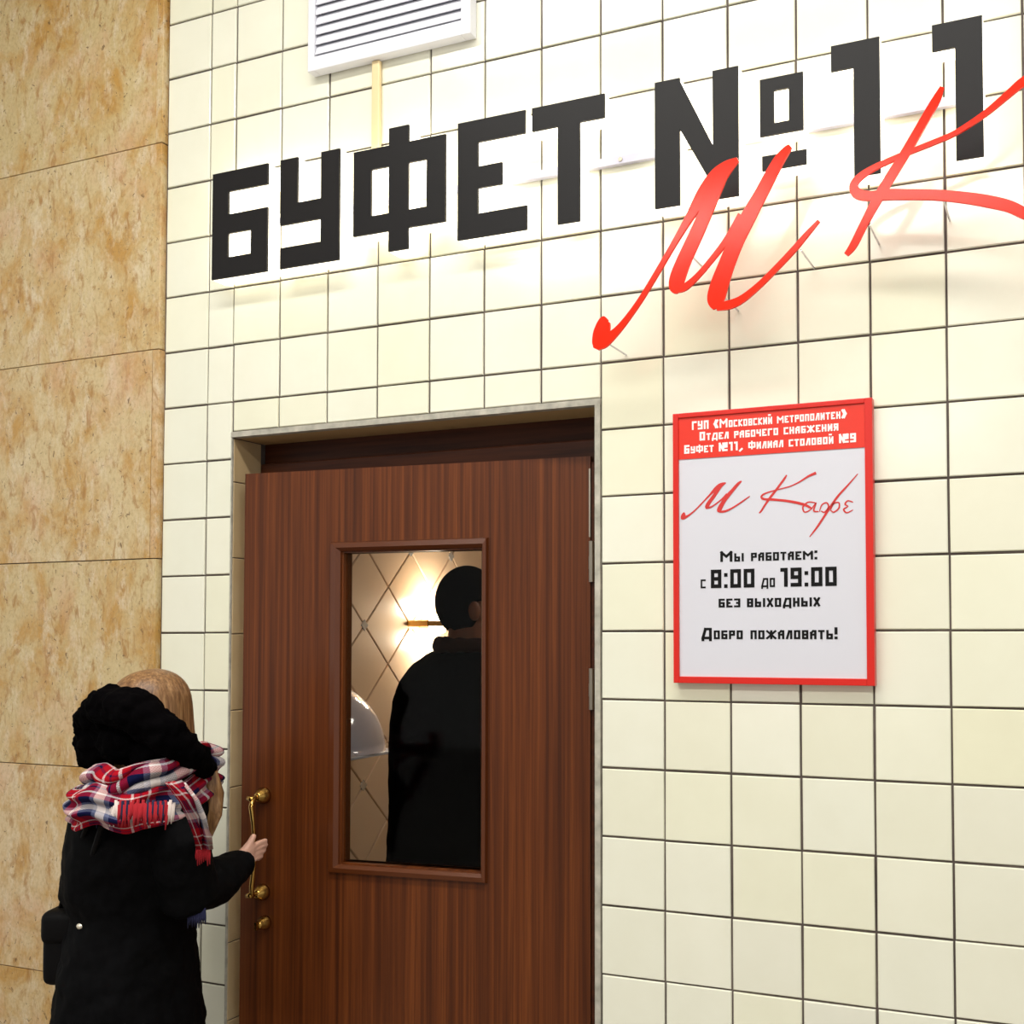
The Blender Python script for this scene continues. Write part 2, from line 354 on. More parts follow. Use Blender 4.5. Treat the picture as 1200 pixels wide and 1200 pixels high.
# ------------------------------------------------------------------ door
da = math.atan2(.09, .936)
door = struct(empty('door_1', (.983, .09, 0), da), 'brown wood-grain door with a tall glass pane, standing slightly open', 'door')
DW, DT, DH, DB = -.942, .04, 2.029, .012
gx0, gx1, gz0, gz1 = -.652, -.276, 1.052, 1.818
bm = bmesh.new()
for b in ((DW, gx0, DB, DH), (gx1, 0, DB, DH), (gx0, gx1, DB, gz0), (gx0, gx1, gz1, DH)): box(bm, b[0], b[1], 0, DT, b[2], b[3])
bmesh.ops.remove_doubles(bm, verts=bm.verts[:], dist=1e-5)
finish('leaf', bm, 'wood', door)
ox0, ox1, oz0, oz1 = -.686, -.258, 1.026, 1.846
def mould(pts):                               # mitred moulding strip, front 12 mm proud with a sloped inner lip
    bm = bmesh.new(); (a, b, c, d) = pts     # outer a->b, inner b'->a'
    lo = lambda p, q, f: (p[0] + (q[0]-p[0])*f, p[1] + (q[1]-p[1])*f)
    prof = [(0, -.001), (.12, -.011), (.55, -.013), (.85, -.006), (1, .012), (1, .038), (0, .004)]
    A = [bm.verts.new((lo(a, d, t)[0], y, lo(a, d, t)[1])) for t, y in prof]; B = [bm.verts.new((lo(b, c, t)[0], y, lo(b, c, t)[1])) for t, y in prof]
    n = len(prof)
    for i in range(n): bm.faces.new((A[i], B[i], B[(i+1) % n], A[(i+1) % n]))
    bm.faces.new(A); bm.faces.new(B[::-1]); finish('moulding', bm, 'moulding', door)
O = [(ox0, oz0), (ox1, oz0), (ox1, oz1), (ox0, oz1)]; I = [(gx0, gz0), (gx1, gz0), (gx1, gz1), (gx0, gz1)]
for k in range(4): mould((O[k], O[(k+1) % 4], I[(k+1) % 4], I[k]))
one_box('glass_pane', 'glass', door, gx0, gx1, .018, .023, gz0, gz1)
for z0 in (1.44, 1.735):                      # hinges with knuckles
    hb = bmesh.new(); tube(hb, [(.004, -.004, z0 + t) for t in (0, .03, .0301, .06, .0601, .095)], [.0065, .0065, .0072, .0072, .0065, .0065], 10)
    box(hb, .004, .02, -.001, .002, z0, z0 + .095); hb_ = finish('hinge', hb, 'steel', door)
one_box('edge_strip', 'steel', door, -.0035, .0005, -.0015, .0, 1.84, 2.0)
def rosette(parent, name, x, z, r=.021, knob=True):
    bm = bmesh.new(); prof = [(.0, r), (-.006, r), (-.012, r*.9), (-.02, r*.72), (-.026, r*.5), (-.03, .008)]
    tube(bm, [(x, y, z) for y, _ in prof], [q for _, q in prof], 20)
    return finish(name, bm, 'brass', parent, True)
hx = -.876
hz0, hz1 = .966, 1.208
hb = bmesh.new()
tube(hb, [(hx, -.02, hz1), (hx + .002, -.045, hz1 - .002), (hx + .006, -.058, hz1 - .02), (hx + .01, -.056, 1.15), (hx + .012, -.052, 1.10), (hx + .012, -.052, 1.05), (hx + .009, -.056, .995), (hx + .004, -.05, hz0 + .004), (hx, -.02, hz0)],
     [.006, .0065, .0065, .005, .0045, .005, .0065, .0065, .006], 10)
tube(hb, [(hx - .012, -.047, hz1), (hx + .006, -.05, hz1 - .004)], [.006, .008], 8); tube(hb, [(hx - .012, -.047, hz0), (hx + .006, -.05, hz0 + .004)], [.006, .008], 8)
ph = finish('pull_handle', hb, 'brass', door, True)
rosette(ph, 'rosette', hx, hz1); rosette(ph, 'rosette', hx, hz0)
lk = rosette(door, 'lock_knob', -.868, .89, .018)
bm = bmesh.new(); box(bm, -.871, -.865, -.04, -.028, .88, .9); finish('thumb_turn', bm, 'brass', lk)

# ------------------------------------------------------------------ lit lettering  БУФЕТ №11
sign = tag(empty('wall_sign', (0, 0, 0)), 'backlit black block lettering БУФЕТ №11 on white glowing bodies above the door', 'sign')
Z0, Z1 = 2.527, 2.802
za, zb = Z0 + .052, Z1 - .053                 # inner edges of the bottom and the top bars
def letter(rects, polys=(), name='letter'):
    P = [[(a, c), (b, c), (b, d), (a, d)] for a, b, c, d in rects] + [list(p) for p in polys]
    bm = bmesh.new()
    for p in P: prism(bm, p, -.055, -.049)
    f = finish(name, bm, 'letter_black', sign)
    bm = bmesh.new()
    for p in P: prism(bm, p, -.049, -.006)
    finish('lit_body', bm, 'lit_acrylic', f); return f
letter([(-.022, .03, Z0, Z1), (.03, .156, zb, Z1), (.03, .156, 2.64, 2.69), (.03, .156, Z0, za), (.104, .156, za, 2.64)])
letter([(.196, .249, 2.636, Z1), (.249, .321, 2.636, 2.687), (.321, .376, Z0, Z1), (.197, .321, Z0, 2.579)])
letter([(.520, .575, 2.527, 2.825), (.418, .469, 2.577, 2.784), (.626, .678, 2.577, 2.784), (.469, .520, 2.733, 2.784), (.575, .626, 2.733, 2.784), (.469, .520, 2.577, 2.620), (.575, .626, 2.577, 2.620)])
letter([(.711, .765, Z0, Z1), (.765, .888, zb, Z1), (.765, .828, 2.641, 2.692), (.765, .892, Z0, 2.582)])
letter([(.905, 1.084, zb, Z1), (.970, 1.024, Z0, zb)])
letter([(1.203, 1.260, Z0, Z1), (1.334, 1.390, Z0, Z1)], [[(1.260, 2.69), (1.334, 2.555), (1.334, 2.643), (1.260, 2.796)]])
letter([(1.437, 1.467, 2.642, 2.762), (1.498, 1.528, 2.642, 2.762), (1.467, 1.498, 2.734, 2.762), (1.467, 1.498, 2.642, 2.666), (1.441, 1.534, 2.57, 2.6)])
letter([(1.631, 1.683, Z0, Z1), (1.586, 1.631, 2.75, Z1)])
letter([(1.828, 1.879, Z0, Z1), (1.785, 1.828, 2.75, Z1)])
one_box('mounting_rail', 'rail_white', sign, .80, 1.215, -.014, -.002, 2.659, 2.677)
one_box('mounting_rail', 'rail_white', sign, 1.37, 1.86, -.014, -.002, 2.657, 2.675)
one_box('mounting_rail', 'rail_white', sign, .0, .71, -.012, -.002, 2.664, 2.678)
bm = bmesh.new(); tube(bm, [(1.105, -.006, 2.668), (1.105, -.016, 2.668)], .005, 10); finish('rail_screw', bm, 'steel', sign)

# ------------------------------------------------------------------ red script  М Кафе
def catmull(pts, k=6):
    out = []
    P = [pts[0]] + list(pts) + [pts[-1]]
    for i in range(1, len(P) - 2):
        p0, p1, p2, p3 = P[i-1:i+3]
        for s in range(k):
            t_ = s / k
            out.append(tuple(.5*((2*b) + (c-a)*t_ + (2*a-5*b+4*c-d)*t_*t_ + (3*b-a-3*c+d)*t_**3) for a, b, c, d in zip(p0, p1, p2, p3)))
    out.append(tuple(pts[-1])); return out
def stroke(bm, pts, y0, y1, wmin=.0):
    pts = catmull(pts); L = []; R = []
    for i, (x, z, wd) in enumerate(pts):
        a, b = pts[max(i-1, 0)], pts[min(i+1, len(pts)-1)]
        d = Vector((b[0]-a[0], b[1]-a[1])); d = d.normalized() if d.length > 1e-9 else Vector((1, 0))
        wd = max(wd, wmin) / 2
        L.append((x - d.y*wd, z + d.x*wd)); R.append((x + d.y*wd, z - d.x*wd))
    f0 = [(bm.verts.new((l[0], y0, l[1])), bm.verts.new((r[0], y0, r[1])), bm.verts.new((r[0], y1, r[1])), bm.verts.new((l[0], y1, l[1]))) for l, r in zip(L, R)]
    for a, b in zip(f0, f0[1:]):
        for k in range(4): bm.faces.new((a[k], a[(k+1) % 4], b[(k+1) % 4], b[k]))
    bm.faces.new(f0[0]); bm.faces.new(f0[-1][::-1])
RY = -.12
def conv(l, ox, oy, k):
    s = 2.0e-3 / k * .86                      # picture px to metres at the sign
    return [(*W(ox + a/k, oy + b/k, RY), c*s) for a, b, c in l]
MS = [conv(l, 680, 150, 4) for l in (
  [(122, 890, 20), (112, 905, 62), (97, 960, 86), (82, 1012, 66), (72, 1035, 30)],
  [(80, 1015, 50), (110, 1000, 62), (165, 955, 40), (220, 890, 30), (290, 790, 27), (380, 640, 27), (450, 520, 30), (515, 410, 44), (580, 305, 74), (640, 230, 88), (690, 180, 62), (738, 146, 20)],
  [(660, 215, 70), (610, 340, 66), (545, 490, 70), (485, 620, 74), (455, 700, 78), (448, 745, 66), (462, 765, 28)],
  [(445, 760, 26), (490, 745, 34), (550, 692, 27), (620, 610, 27), (690, 518, 32), (760, 410, 50)],
  [(985, 85, 20), (970, 100, 36), (935, 145, 52), (895, 215, 60), (845, 310, 64), (790, 410, 74), (730, 530, 76), (685, 640, 80), (650, 740, 90), (635, 805, 84), (640, 845, 40)],
  [(640, 838, 36), (700, 828, 42), (760, 800, 36), (840, 735, 30), (920, 655, 28), (1000, 570, 28), (1060, 500, 24), (1118, 435, 14)])]
KS = [conv(l, 800, 0, 3) for l in (
  [(912, 305, 14), (890, 350, 28), (850, 420, 31), (780, 540, 32), (700, 670, 34), (640, 780, 28), (600, 860, 26), (574, 894, 16)],
  [(1290, 230, 40), (1195, 288, 30), (1150, 325, 25), (1060, 400, 20), (960, 465, 17), (880, 500, 17), (780, 540, 17), (690, 580, 20), (630, 615, 24), (602, 648, 28), (612, 678, 34), (655, 688, 32), (720, 683, 36), (800, 683, 34), (900, 685, 34), (1000, 695, 36), (1080, 708, 38), (1150, 725, 36), (1205, 752, 32), (1245, 775, 14)])]
def pc(l, kx=3.16, kz=4.4):                   # lower-case letters measured on the notice board's small logo
    out = []
    for a, b, c in l:
        x, z = W(760 + a/3, 440 + b/3, -.021); out.append((1.094 + .07 + (x - 1.2482)*kx, 2.2295 + (z - 1.8565)*kz, c*.0006*kx))
    return out
AS = [pc([(585, 447, 4), (560, 445, 5), (542, 462, 6), (548, 480, 5), (570, 470, 4), (588, 447, 4), (580, 475, 6), (597, 478, 4)])]
FS = [pc([(735, 345, 3), (700, 385, 6), (660, 430, 8), (620, 490, 8), (590, 535, 7), (565, 567, 3)]),
      pc([(600, 478, 3), (608, 455, 5), (625, 447, 5), (632, 462, 6), (618, 480, 5), (606, 476, 4)]), pc([(640, 470, 4), (650, 450, 5), (668, 447, 5), (668, 466, 6), (650, 480, 5), (638, 472, 4)])]
ES = [pc([(718, 445, 4), (700, 440, 5), (690, 452, 6), (700, 460, 4), (685, 470, 6), (696, 482, 5), (718, 472, 3)])]
red = tag(empty('wall_sign'), 'red glossy handwritten-style letters М К standing off the tiles in front of the black lettering', 'sign')
GL = [('letter', MS), ('letter', KS), ('letter', AS), ('letter', FS), ('letter', ES)]
for gi, (nm, st_) in enumerate(GL):
    bm = bmesh.new()
    for k, l in enumerate(st_): stroke(bm, l, RY - .0003*k, RY + .006 - .0003*k)
    finish(nm, bm, 'red_acrylic', red)
bm = bmesh.new()
for px, py in ((708, 400), (938, 292), (845, 345), (1018, 262), (1105, 232), (800, 290)):
    x, z = W(px, py, RY)
    pb = bmesh.new(); tube(pb, [(x, RY + .006, z), (x, -.0, z)], .002, 8); finish('standoff_pin', pb, 'chrome', red)
for x, z in ((2.13, 2.33), (2.27, 2.32), (2.40, 2.3)):
    pb = bmesh.new(); tube(pb, [(x, RY + .006, z), (x, -.0, z)], .002, 8); finish('standoff_pin', pb, 'chrome', red)
bm.free()

# ------------------------------------------------------------------ notice board
nb = tag(empty('notice_board', (0, 0, 0)), 'white opening-hours board with red frame and red header beside the door', 'sign')
px0, px1, pz0, pz1 = 1.230, 1.656, 1.510, 2.087
one_box('panel', 'sign_white', nb, px0 + .004, px1 - .004, -.018, -.001, pz0 + .004, pz1 - .004)
bw = .0125
for b in ((px0, px0 + bw, pz0, pz1), (px1 - bw - .003, px1, pz0, pz1), (px0 + bw, px1 - bw - .003, pz0, pz0 + .014), (px0 + bw, px1 - bw - .003, pz1 - .01, pz1)):
    one_box('frame_bar', 'sign_red', nb, b[0], b[1], -.023, -.001, b[2], b[3], .001)
one_box('header_band', 'sign_header', nb, px0 + bw, px1 - bw - .003, -.0195, -.018, 1.988, pz1 - .01)
G = {'А': '0003142420 0222', 'Б': '240400202202', 'В': '0004242000 0222', 'Г': '000424', 'Д': '0a00303a 00143430', 'Е': '24040020 0212', 'Ж': '2024 0044 0440',
 'З': '04242000 1222', 'И': '04002420', 'Й': '04002420 0616', 'К': '0004 0224 0220', 'Л': '00142420', 'М': '0004224440', 'Н': '0004 2024 0222', 'О': '0004242000',
 'П': '00042420', 'Р': '0004242202', 'С': '24040020', 'Т': '0424 1014', 'У': '040222 242000', 'Ф': '0104444101 2025', 'Х': '0024 0420', 'Ч': '040222 2420',
 'Ы': '0400202202 4044', 'Ь': '0400202202', 'Я': '2024040222 1200', '0': '0004242000', '1': '041410', '8': '0004242000 0222', '9': '002024040222',
 '«': '140210 241220', '»': '041200 142210', '№': '0004 0420 2024 3244 3234444232 3040', ',': '100a', ':': '0000 0303', '!': '0204 0000', ' ': ''}
def glyph(ch): 
    out = []
    for w_ in G[ch.upper()].split():
        pts = [(int(w_[i]), -.9 if w_[i+1] == 'a' else int(w_[i+1])) for i in range(0, len(w_), 2)]
        out.append(pts)
    return out, (.5 if ch == ' ' else max([p[0] for s_ in out for p in s_] + [0]))
def text(runs, xl, xr, zb_, m, y, sw=1.15, name='lettering'):
    """runs: (string, cap height, small-cap height); squared strokes, fitted between xl and xr"""
    items = []; adv = 0
    for s_, hc, hs in runs:
        for ch in s_:
            h = hs if (ch.islower()) else hc; u_ = h / (4 + sw)
            sts, wd = glyph(ch); items.append((sts, adv, u_)); adv += (wd + sw + .75) * u_
    k = (xr - xl) / adv; bm = bmesh.new(); e_ = 0
    for sts, a0, u_ in items + [([], 0, 0)]:
        if not sts:                           # a word is done
            if len(bm.faces):
                me = bpy.data.meshes.new(name); bm.to_mesh(me); me.materials.append(M[m])
                o = bpy.data.objects.new(name, me); COL.objects.link(o); o.parent = nb
            bm.free(); bm = bmesh.new(); continue
        for pts in sts:
            for (ax, az), (bx, bz) in zip(pts, pts[1:]):
                A = Vector((ax, az)); B = Vector((bx, bz)); d = B - A; d = d.normalized() if d.length else Vector((1, 0)); nn = Vector((-d.y, d.x)) * (sw/2)
                A = A - d * (sw/2); B = B + d * (sw/2)
                vs = [A + nn, A - nn, B - nn, B + nn]
                e_ += 1
                bm.faces.new([bm.verts.new((xl + (a0 + (v_.x + sw/2) * u_) * k, y - 4e-6 * e_, zb_ + (v_.y + sw/2) * u_)) for v_ in vs])
    bm.free()
def tl(runs, a, b, m, y=-.0186, sw=1.15):
    x0, z0 = W(*a, -.019); x1, z1 = W(*b, -.019); text(runs, x0, x1, (z0 + z1)/2, m, y, sw)
HY = -.0199
tl([('ГУП «Московский метрополитен»', .0185, .0148)], (811, 504), (994, 490), 'ink_white', HY)
tl([('Отдел рабочего снабжения', .0185, .0148)], (820, 517), (984, 504), 'ink_white', HY)
tl([('Буфет №11, филиал столовой №9', .0185, .0148)], (802, 532), (1005, 518), 'ink_white', HY)
tl([('Мы работаем:', .0225, .0175)], (844, 658), (960, 656), 'ink_black')
tl([('с ', .019, .019), ('8:00', .039, .039), (' до ', .019, .019), ('19:00', .039, .039)], (821, 689), (984, 687), 'ink_black', sw=1.0)
tl([('без выходных', .0195, .0185)], (842, 712), (963, 710.5), 'ink_black')
tl([('Добро пожаловать!', .024, .0185)], (822, 750), (984, 748), 'ink_black')
bm = bmesh.new()
def small(l, kx=1/3.16, kz=.228, dz=0):
    return [(1.2482 + (x - 1.094)*kx, 1.862 + (z - 2.2295)*kz + dz, c*.26) for x, z, c in l]
for k, l in enumerate(MS): stroke(bm, small(l, 1/3.16, .205), -.0188 - .00005*k, -.0182, .0012)
for k, l in enumerate(KS): stroke(bm, small(l, 1/3.1, .26, -.028), -.0188 - .00005*k, -.0182, .0012)
for l in AS + FS + ES: stroke(bm, [(1.2482 + (x - 1.094 - .07)/3.16, 1.8565 + (z - 2.2295)/4.4, c*.3) for x, z, c in l], -.0188, -.0182, .0013)
finish('logo', bm, 'ink_red', nb)

# ------------------------------------------------------------------ grille and conduit
vg = tag(empty('ventilation_grille', (0, 0, 0)), 'white louvred ventilation grille at the top of the tiled wall', 'vent')
vx0, vx1, vz0, vz1 = .256, .728, 3.028, 3.44
one_box('backing', 'vent_dark', vg, vx0 + .01, vx1 - .01, -.006, -.001, vz0 + .01, vz1 - .01)
for b in ((vx0, vx0 + .02, vz0, vz1), (vx1 - .026, vx1, vz0, vz1), (vx0 + .02, vx1 - .026, vz0, vz0 + .036), (vx0 + .02, vx1 - .026, vz1 - .036, vz1)):
    one_box('frame_bar', 'white_metal', vg, b[0], b[1], -.03, -.001, b[2], b[3], .002)
sl = bmesh.new(); prism(sl, [(0, 0), (1, 0), (1, 1), (0, 1)], 0, 1); sl.free()
k = 0; z = vz0 + .042
while z < vz1 - .05:
    bm = bmesh.new(); v = box(bm, vx0 + .021, vx1 - .027, -.027, -.024, 0, .0262)
    for q_ in v:
        if q_.co.z > .01: q_.co.y += .009
    finish('slat', bm, 'white_metal', vg, loc=(0, 0, z)); z += .0255
cc = one_box('cable_conduit', 'cream_plastic', None, .438, .461, -.014, -.002, 2.77, 3.027, .003)
tag(cc, 'thin cream cable conduit running down from the grille to the lit lettering', 'conduit')

# ------------------------------------------------------------------ woman at the door
D0 = 2.40
def hc(px, py, D): return V(px, py, D)
def ringpx(l, r_, y, D, hd): c_ = hc((l + r_)/2, y, D); return (c_, (r_ - l)/2 / FPX * D, hd)
fa = math.radians(84); FC = RH * math.cos(fa) + AH * math.sin(fa); SD = RH * math.sin(fa) - AH * math.cos(fa)   # facing, her right
UPV = Vector((0, 0, 1))
base = hc(151, 1100, D0)
fx, fy = base.x, base.y
bm = bmesh.new()
hd = hc(179, 848, 2.40)
ball(bm, hd + UPV * .008, .074, .088, .092, 3, Matrix(((FC.y, FC.x, 0, 0), (-FC.x, FC.y, 0, 0), (0, 0, 1, 0), (0, 0, 0, 1))))
ball(bm, hd + FC * .028 - UPV * .05, .055, .055, .062, 2)
ball(bm, hd + FC * .099 - UPV * .018, .012, .012, .02, 2)          # nose
ball(bm, hd + FC * .085 - UPV * .055, .022, .022, .012, 2)         # mouth
for s in (-1, 1):
    ball(bm, hd + SD * s * .07 - UPV * .01, .01, .016, .026, 2)
tube(bm, [hd - UPV * .05, hd - UPV * .17], [.05, .058], 14)
loft(bm, [ringpx(130, 212, 915, D0, .06), ringpx(112, 232, 950, D0, .11), ringpx(108, 215, 1040, D0, .11), ringpx(105, 208, 1090, D0, .12), ringpx(100, 212, 1160, D0, .14)])
SHR, ELR, WRR = hc(200, 958, 2.36), hc(222, 1047, 2.33), hc(280, 1009, 2.535)
tube(bm, [SHR, ELR, WRR], [.036, .036, .024], 12)
SHL, ELL, WRL = hc(160, 945, 2.52), hc(172, 1045, 2.56), hc(196, 1110, 2.53)
tube(bm, [SHL, ELL, WRL], [.045, .04, .024], 12)
for s in (-1, 1):
    hip = Vector((fx, fy, .78)) + SD * s * .06; kn = Vector((fx, fy, .45)) + SD * s * .075 + FC * .02; an = Vector((fx, fy, .09)) + SD * s * .08
    tube(bm, [hip, kn, an, an - UPV * .06], [.062, .05, .036, .036], 14); tube(bm, [an - UPV*.045 - FC*.03, an - UPV*.05 + FC*.12], [.035, .03], 12)
# right hand closing on the pull handle: palm, four unequal fingers, thumb
def hand(bm, wr, kn, side, up, grip, q=1.0):
    """wr wrist, kn middle of the knuckles; side = little finger to index direction; fingers curl towards grip"""
    ax = (kn - wr).normalized()
    for t_ in (-1.1, -.35, .4, 1.1): tube(bm, [wr + side * t_ * .012 * q, (wr + kn)/2 + side * t_ * .018 * q, kn + side * t_ * .0185 * q], [.015 * q, .0145 * q, .012 * q], 10)
    for t_, L in ((-1.1, .8 * q), (-.35, .95 * q), (.4, 1.0 * q), (1.1, .92 * q)):
        k0 = kn + side * t_ * .0195 * q; k1 = k0 + (ax * .8 + grip * .5).normalized() * .034 * L; k2 = k1 + (ax * .15 + grip).normalized() * .024 * L; k3 = k2 + (grip * .75 - ax * .75).normalized() * .019 * L
        tube(bm, [k0, k1, k2, k3], [.0092 * q, .0084 * q, .0078 * q, .0068 * q], 8); ball(bm, k3, .007 * q)
    th0 = wr + (side * .02 + ax * .016) * q; th1 = th0 + (side * .7 + ax * .75 + up * .15).normalized() * .026 * q; th2 = th1 + (ax * .5 + side * .8 + up * .1).normalized() * .02 * q
    tube(bm, [th0, th1, th2], [.0135 * q, .0105 * q, .0088 * q], 8); ball(bm, th2, .0088 * q)
hr = hc(280, 1008, 2.535)
hand(bm, hr, hc(295, 1000, 2.565), (UPV * .9 + RH * .12 + AH * .1).normalized(), -AH, (AH * .9 + RH * .2).normalized(), .82)
tube(bm, [hc(268, 1016, 2.50), hr], [.022, .019], 10)
# left hand, hanging
axl = (WRL - ELL).normalized(); hand(bm, WRL, WRL + axl * .07 - UPV * .01, FC, SD, (-SD * .3 + FC * .3).normalized())
person = finish('person', bm, 'skin', smooth=True)
remesh(person, .0036, 1)
tag(person, 'woman in black hooded coat and plaid scarf gripping the door handle', 'person')
for s in (-1, 1):
    bm = bmesh.new(); ball(bm, hd + FC * .083 + SD * s * .03 + UPV * .012, .009, .009, .006, 2); finish('eye', bm, 'eye', person, True)
bm = bmesh.new(); ball(bm, hd + FC * .103 - UPV * .055, .008, .008, .007, 2); ball(bm, hd + FC * .101 + SD * .012 - UPV * .055, .007, .007, .005, 2); ball(bm, hd + FC * .101 - SD * .012 - UPV * .055, .007, .007, .005, 2); finish('lips', bm, 'lip', person, True)
# trousers and boots (below the frame)
bm = bmesh.new(); bt = bmesh.new()
for s in (-1, 1):
    hip = Vector((fx, fy, .70)) + SD * s * .07; kn = Vector((fx, fy, .45)) + SD * s * .075 + FC * .02; an = Vector((fx, fy, .10)) + SD * s * .08
    tube(bm, [hip, kn, an + UPV * .05], [.08, .064, .052], 16)
    tube(bt, [an + UPV * .16, an, an - UPV * .07], [.06, .052, .05], 16); tube(bt, [an - UPV*.055 - FC*.045, an - UPV*.055 + FC*.06, an - UPV*.06 + FC*.15], [.043, .043, .036], 14)
finish('trousers', bm, 'denim', person, True)
for v in bt.verts: v.co.z = max(v.co.z, .002)
finish('boots', bt, 'boot', person, True)
# coat: body, sleeves, quilting folds
bm = bmesh.new()
loft(bm, [ringpx(135, 210, 902, D0, .075), ringpx(112, 236, 918, D0, .12), ringpx(97, 246, 940, D0, .155), ringpx(90, 240, 970, D0, .17), ringpx(86, 228, 1005, D0, .175), ringpx(85, 221, 1040, D0, .165), ringpx(96, 217, 1064, D0, .155),
          ringpx(90, 219, 1085, D0, .165), ringpx(84, 222, 1125, D0, .18), ringpx(77, 226, 1170, D0, .19), ringpx(72, 230, 1210, D0, .2), ringpx(64, 236, 1300, D0, .21)], 32)
tube(bm, [hc(202, 946, 2.33), hc(211, 988, 2.29), ELR, hc(245, 1036, 2.40), hc(270, 1021, 2.48), hc(287, 1011, 2.535)], [.052, .062, .062, .054, .042, .033], 16)
tube(bm, [SHL, ELL, WRL], [.062, .06, .042], 16); ball(bm, SHL, .062); ball(bm, hc(202, 946, 2.33), .052)
coat = finish('coat', bm, 'black_coat', person); remesh(coat, .007, 5, .016, .05)
# hood with a thick fur edge, folded back round the neck
bm = bmesh.new()
tube(bm, [hc(103, 872, 2.36), hc(108, 842, 2.33), hc(128, 826, 2.28), hc(158, 832, 2.24), hc(190, 857, 2.25), hc(220, 880, 2.30), hc(240, 900, 2.38), hc(232, 905, 2.5), hc(190, 900, 2.55)], [.026, .038, .044, .046, .042, .036, .026, .026, .03], 14)
for px, py, D, r in ((118, 872, 2.36, .056), (150, 868, 2.32, .062), (182, 885, 2.3, .05), (135, 850, 2.34, .055), (112, 885, 2.36, .04)): ball(bm, hc(px, py, D), r, r, r * .9)
hood = finish('hood', bm, 'black_fur', person); remesh(hood, .006, 4, .022, .022)
# hair
bm = bmesh.new()
HR = [(783.5, 177, 186), (785.5, 166, 195), (790, 153, 205), (798, 143, 213), (808, 137, 219), (824, 134, 222), (845, 134, 223), (868, 137, 225), (892, 140, 228), (915, 145, 230)]
NH = 48; rr = []
for k, (y, l, r_) in enumerate(HR):
    c_ = hc((l + r_)/2, y, 2.40); a = (r_ - l)/2/FPX*2.40; b = min(a * 1.12, .098)
    rr.append([bm.verts.new(c_ + RH*(a*math.cos(t_)*(1 + .02*math.sin(11*t_))) + AH*(b*math.sin(t_))) for t_ in [2*math.pi*i/NH for i in range(NH)]])
bm.faces.new(rr[0])
for k, (r0, r1) in enumerate(zip(rr, rr[1:])):
    for i in range(NH):
        ang = math.degrees(2*math.pi*(i + .5)/NH)
        if k >= 4 and abs(ang - 86) < 34: continue                # the face opening
        bm.faces.new((r0[i], r0[(i+1) % NH], r1[(i+1) % NH], r1[i]))
hair = finish('hair', bm, 'hair', person, True)
so = hair.modifiers.new('so', 'SOLIDIFY'); so.thickness = .01; so.offset = -1
sb = hair.modifiers.new('sb', 'SUBSURF'); sb.levels = sb.render_levels = 1
bm = bmesh.new()
for k in range(7):
    o_ = (k - 3) * 1.6
    tube(bm, [hc(232 + o_*.3, 880, 2.42 + .004*k), hc(246 + o_*.6, 905, 2.42), hc(252 + o_, 930, 2.41 + .003*k), hc(251 + o_*.9, 955, 2.41), hc(246 + o_*.4, 975, 2.41), hc(242 + o_*.1, 992, 2.41)], [.008, .011, .011, .009, .006, .002], 8)
finish('hair_lock', bm, 'hair', person, True)
# scarf: two wraps, a hanging tail, fringes
def wrap(name, cy0, cy1, tilt, l, r_, D, hd_, vs, seed, us=5, u0=0):
    """closed loop of cloth round the shoulders; tilt lifts its right side"""
    rnd = random.Random(seed); bm = bmesh.new(); uvl = bm.loops.layers.uv.new('UVMap'); NU, NV = 72, 12; g_ = []
    ph_ = [rnd.uniform(0, 6.28) for _ in range(6)]
    for j in range(NV):
        f_ = j / (NV - 1); row = []
        bul = math.sin(math.pi * f_) ** .6
        for i in range(NU):
            a = 2*math.pi*i/NU
            fold = .012*math.sin(5*f_*math.pi + 3*math.sin(2*a + ph_[0])) + .006*math.sin(9*a + ph_[1] + 4*f_) + .004*math.sin(17*a + ph_[2])
            sc = .86 + .14*bul
            y = cy0 + (cy1 - cy0)*f_ + 5*math.sin(3*a + ph_[3]) + 3*math.sin(7*a + ph_[4]) - tilt*math.cos(a)
            c_ = hc((l + r_)/2, y, D); hw = (r_ - l)/2/FPX*D
            row.append(bm.verts.new(c_ + RH*((hw*sc + fold)*math.cos(a)) + AH*((hd_*sc + fold)*math.sin(a))))
        g_.append(row)
    for j in range(NV - 1):
        for i in range(NU):
            f = bm.faces.new((g_[j][i], g_[j][(i+1) % NU], g_[j+1][(i+1) % NU], g_[j+1][i]))
            for lp, (ii, jj) in zip(f.loops, ((i, j), (i+1, j), (i+1, j+1), (i, j+1))): lp[uvl].uv = (u0 + ii/NU*us, jj/(NV-1)*vs)
    o = finish(name, bm, 'plaid', scarf, True)
    so = o.modifiers.new('so', 'SOLIDIFY'); so.thickness = .008; so.offset = -1
    sb = o.modifiers.new('sb', 'SUBSURF'); sb.levels = sb.render_levels = 1
    return o
bm = bmesh.new()                               # the hanging end carries the others
scarf_pts = [(205, 915, 2.15), (222, 935, 2.165), (232, 955, 2.20), (238, 975, 2.24), (240, 992, 2.26)]
uvl = bm.loops.layers.uv.new('UVMap'); rows = []
for k, (px, py, D) in enumerate(scarf_pts):
    rows.append([bm.verts.new(hc(px + (i - 3) * (4.2 - .5*k), py + abs(i - 3)*.6, D + .012*math.sin(i*1.5 + k))) for i in range(7)])
for k in range(len(rows) - 1):
    for i in range(6):
        f = bm.faces.new((rows[k][i], rows[k][i+1], rows[k+1][i+1], rows[k+1][i]))
        for lp, (ii, kk) in zip(f.loops, ((i, k), (i+1, k), (i+1, k+1), (i, k+1))): lp[uvl].uv = (ii*.13, kk*.33)
scarf = finish('scarf', bm, 'plaid', person, True)
so = scarf.modifiers.new('so', 'SOLIDIFY'); so.thickness = .007
wrap('wrap', 908, 956, 3, 107, 243, 2.385, .238, 1.2, 3, 6, .15)
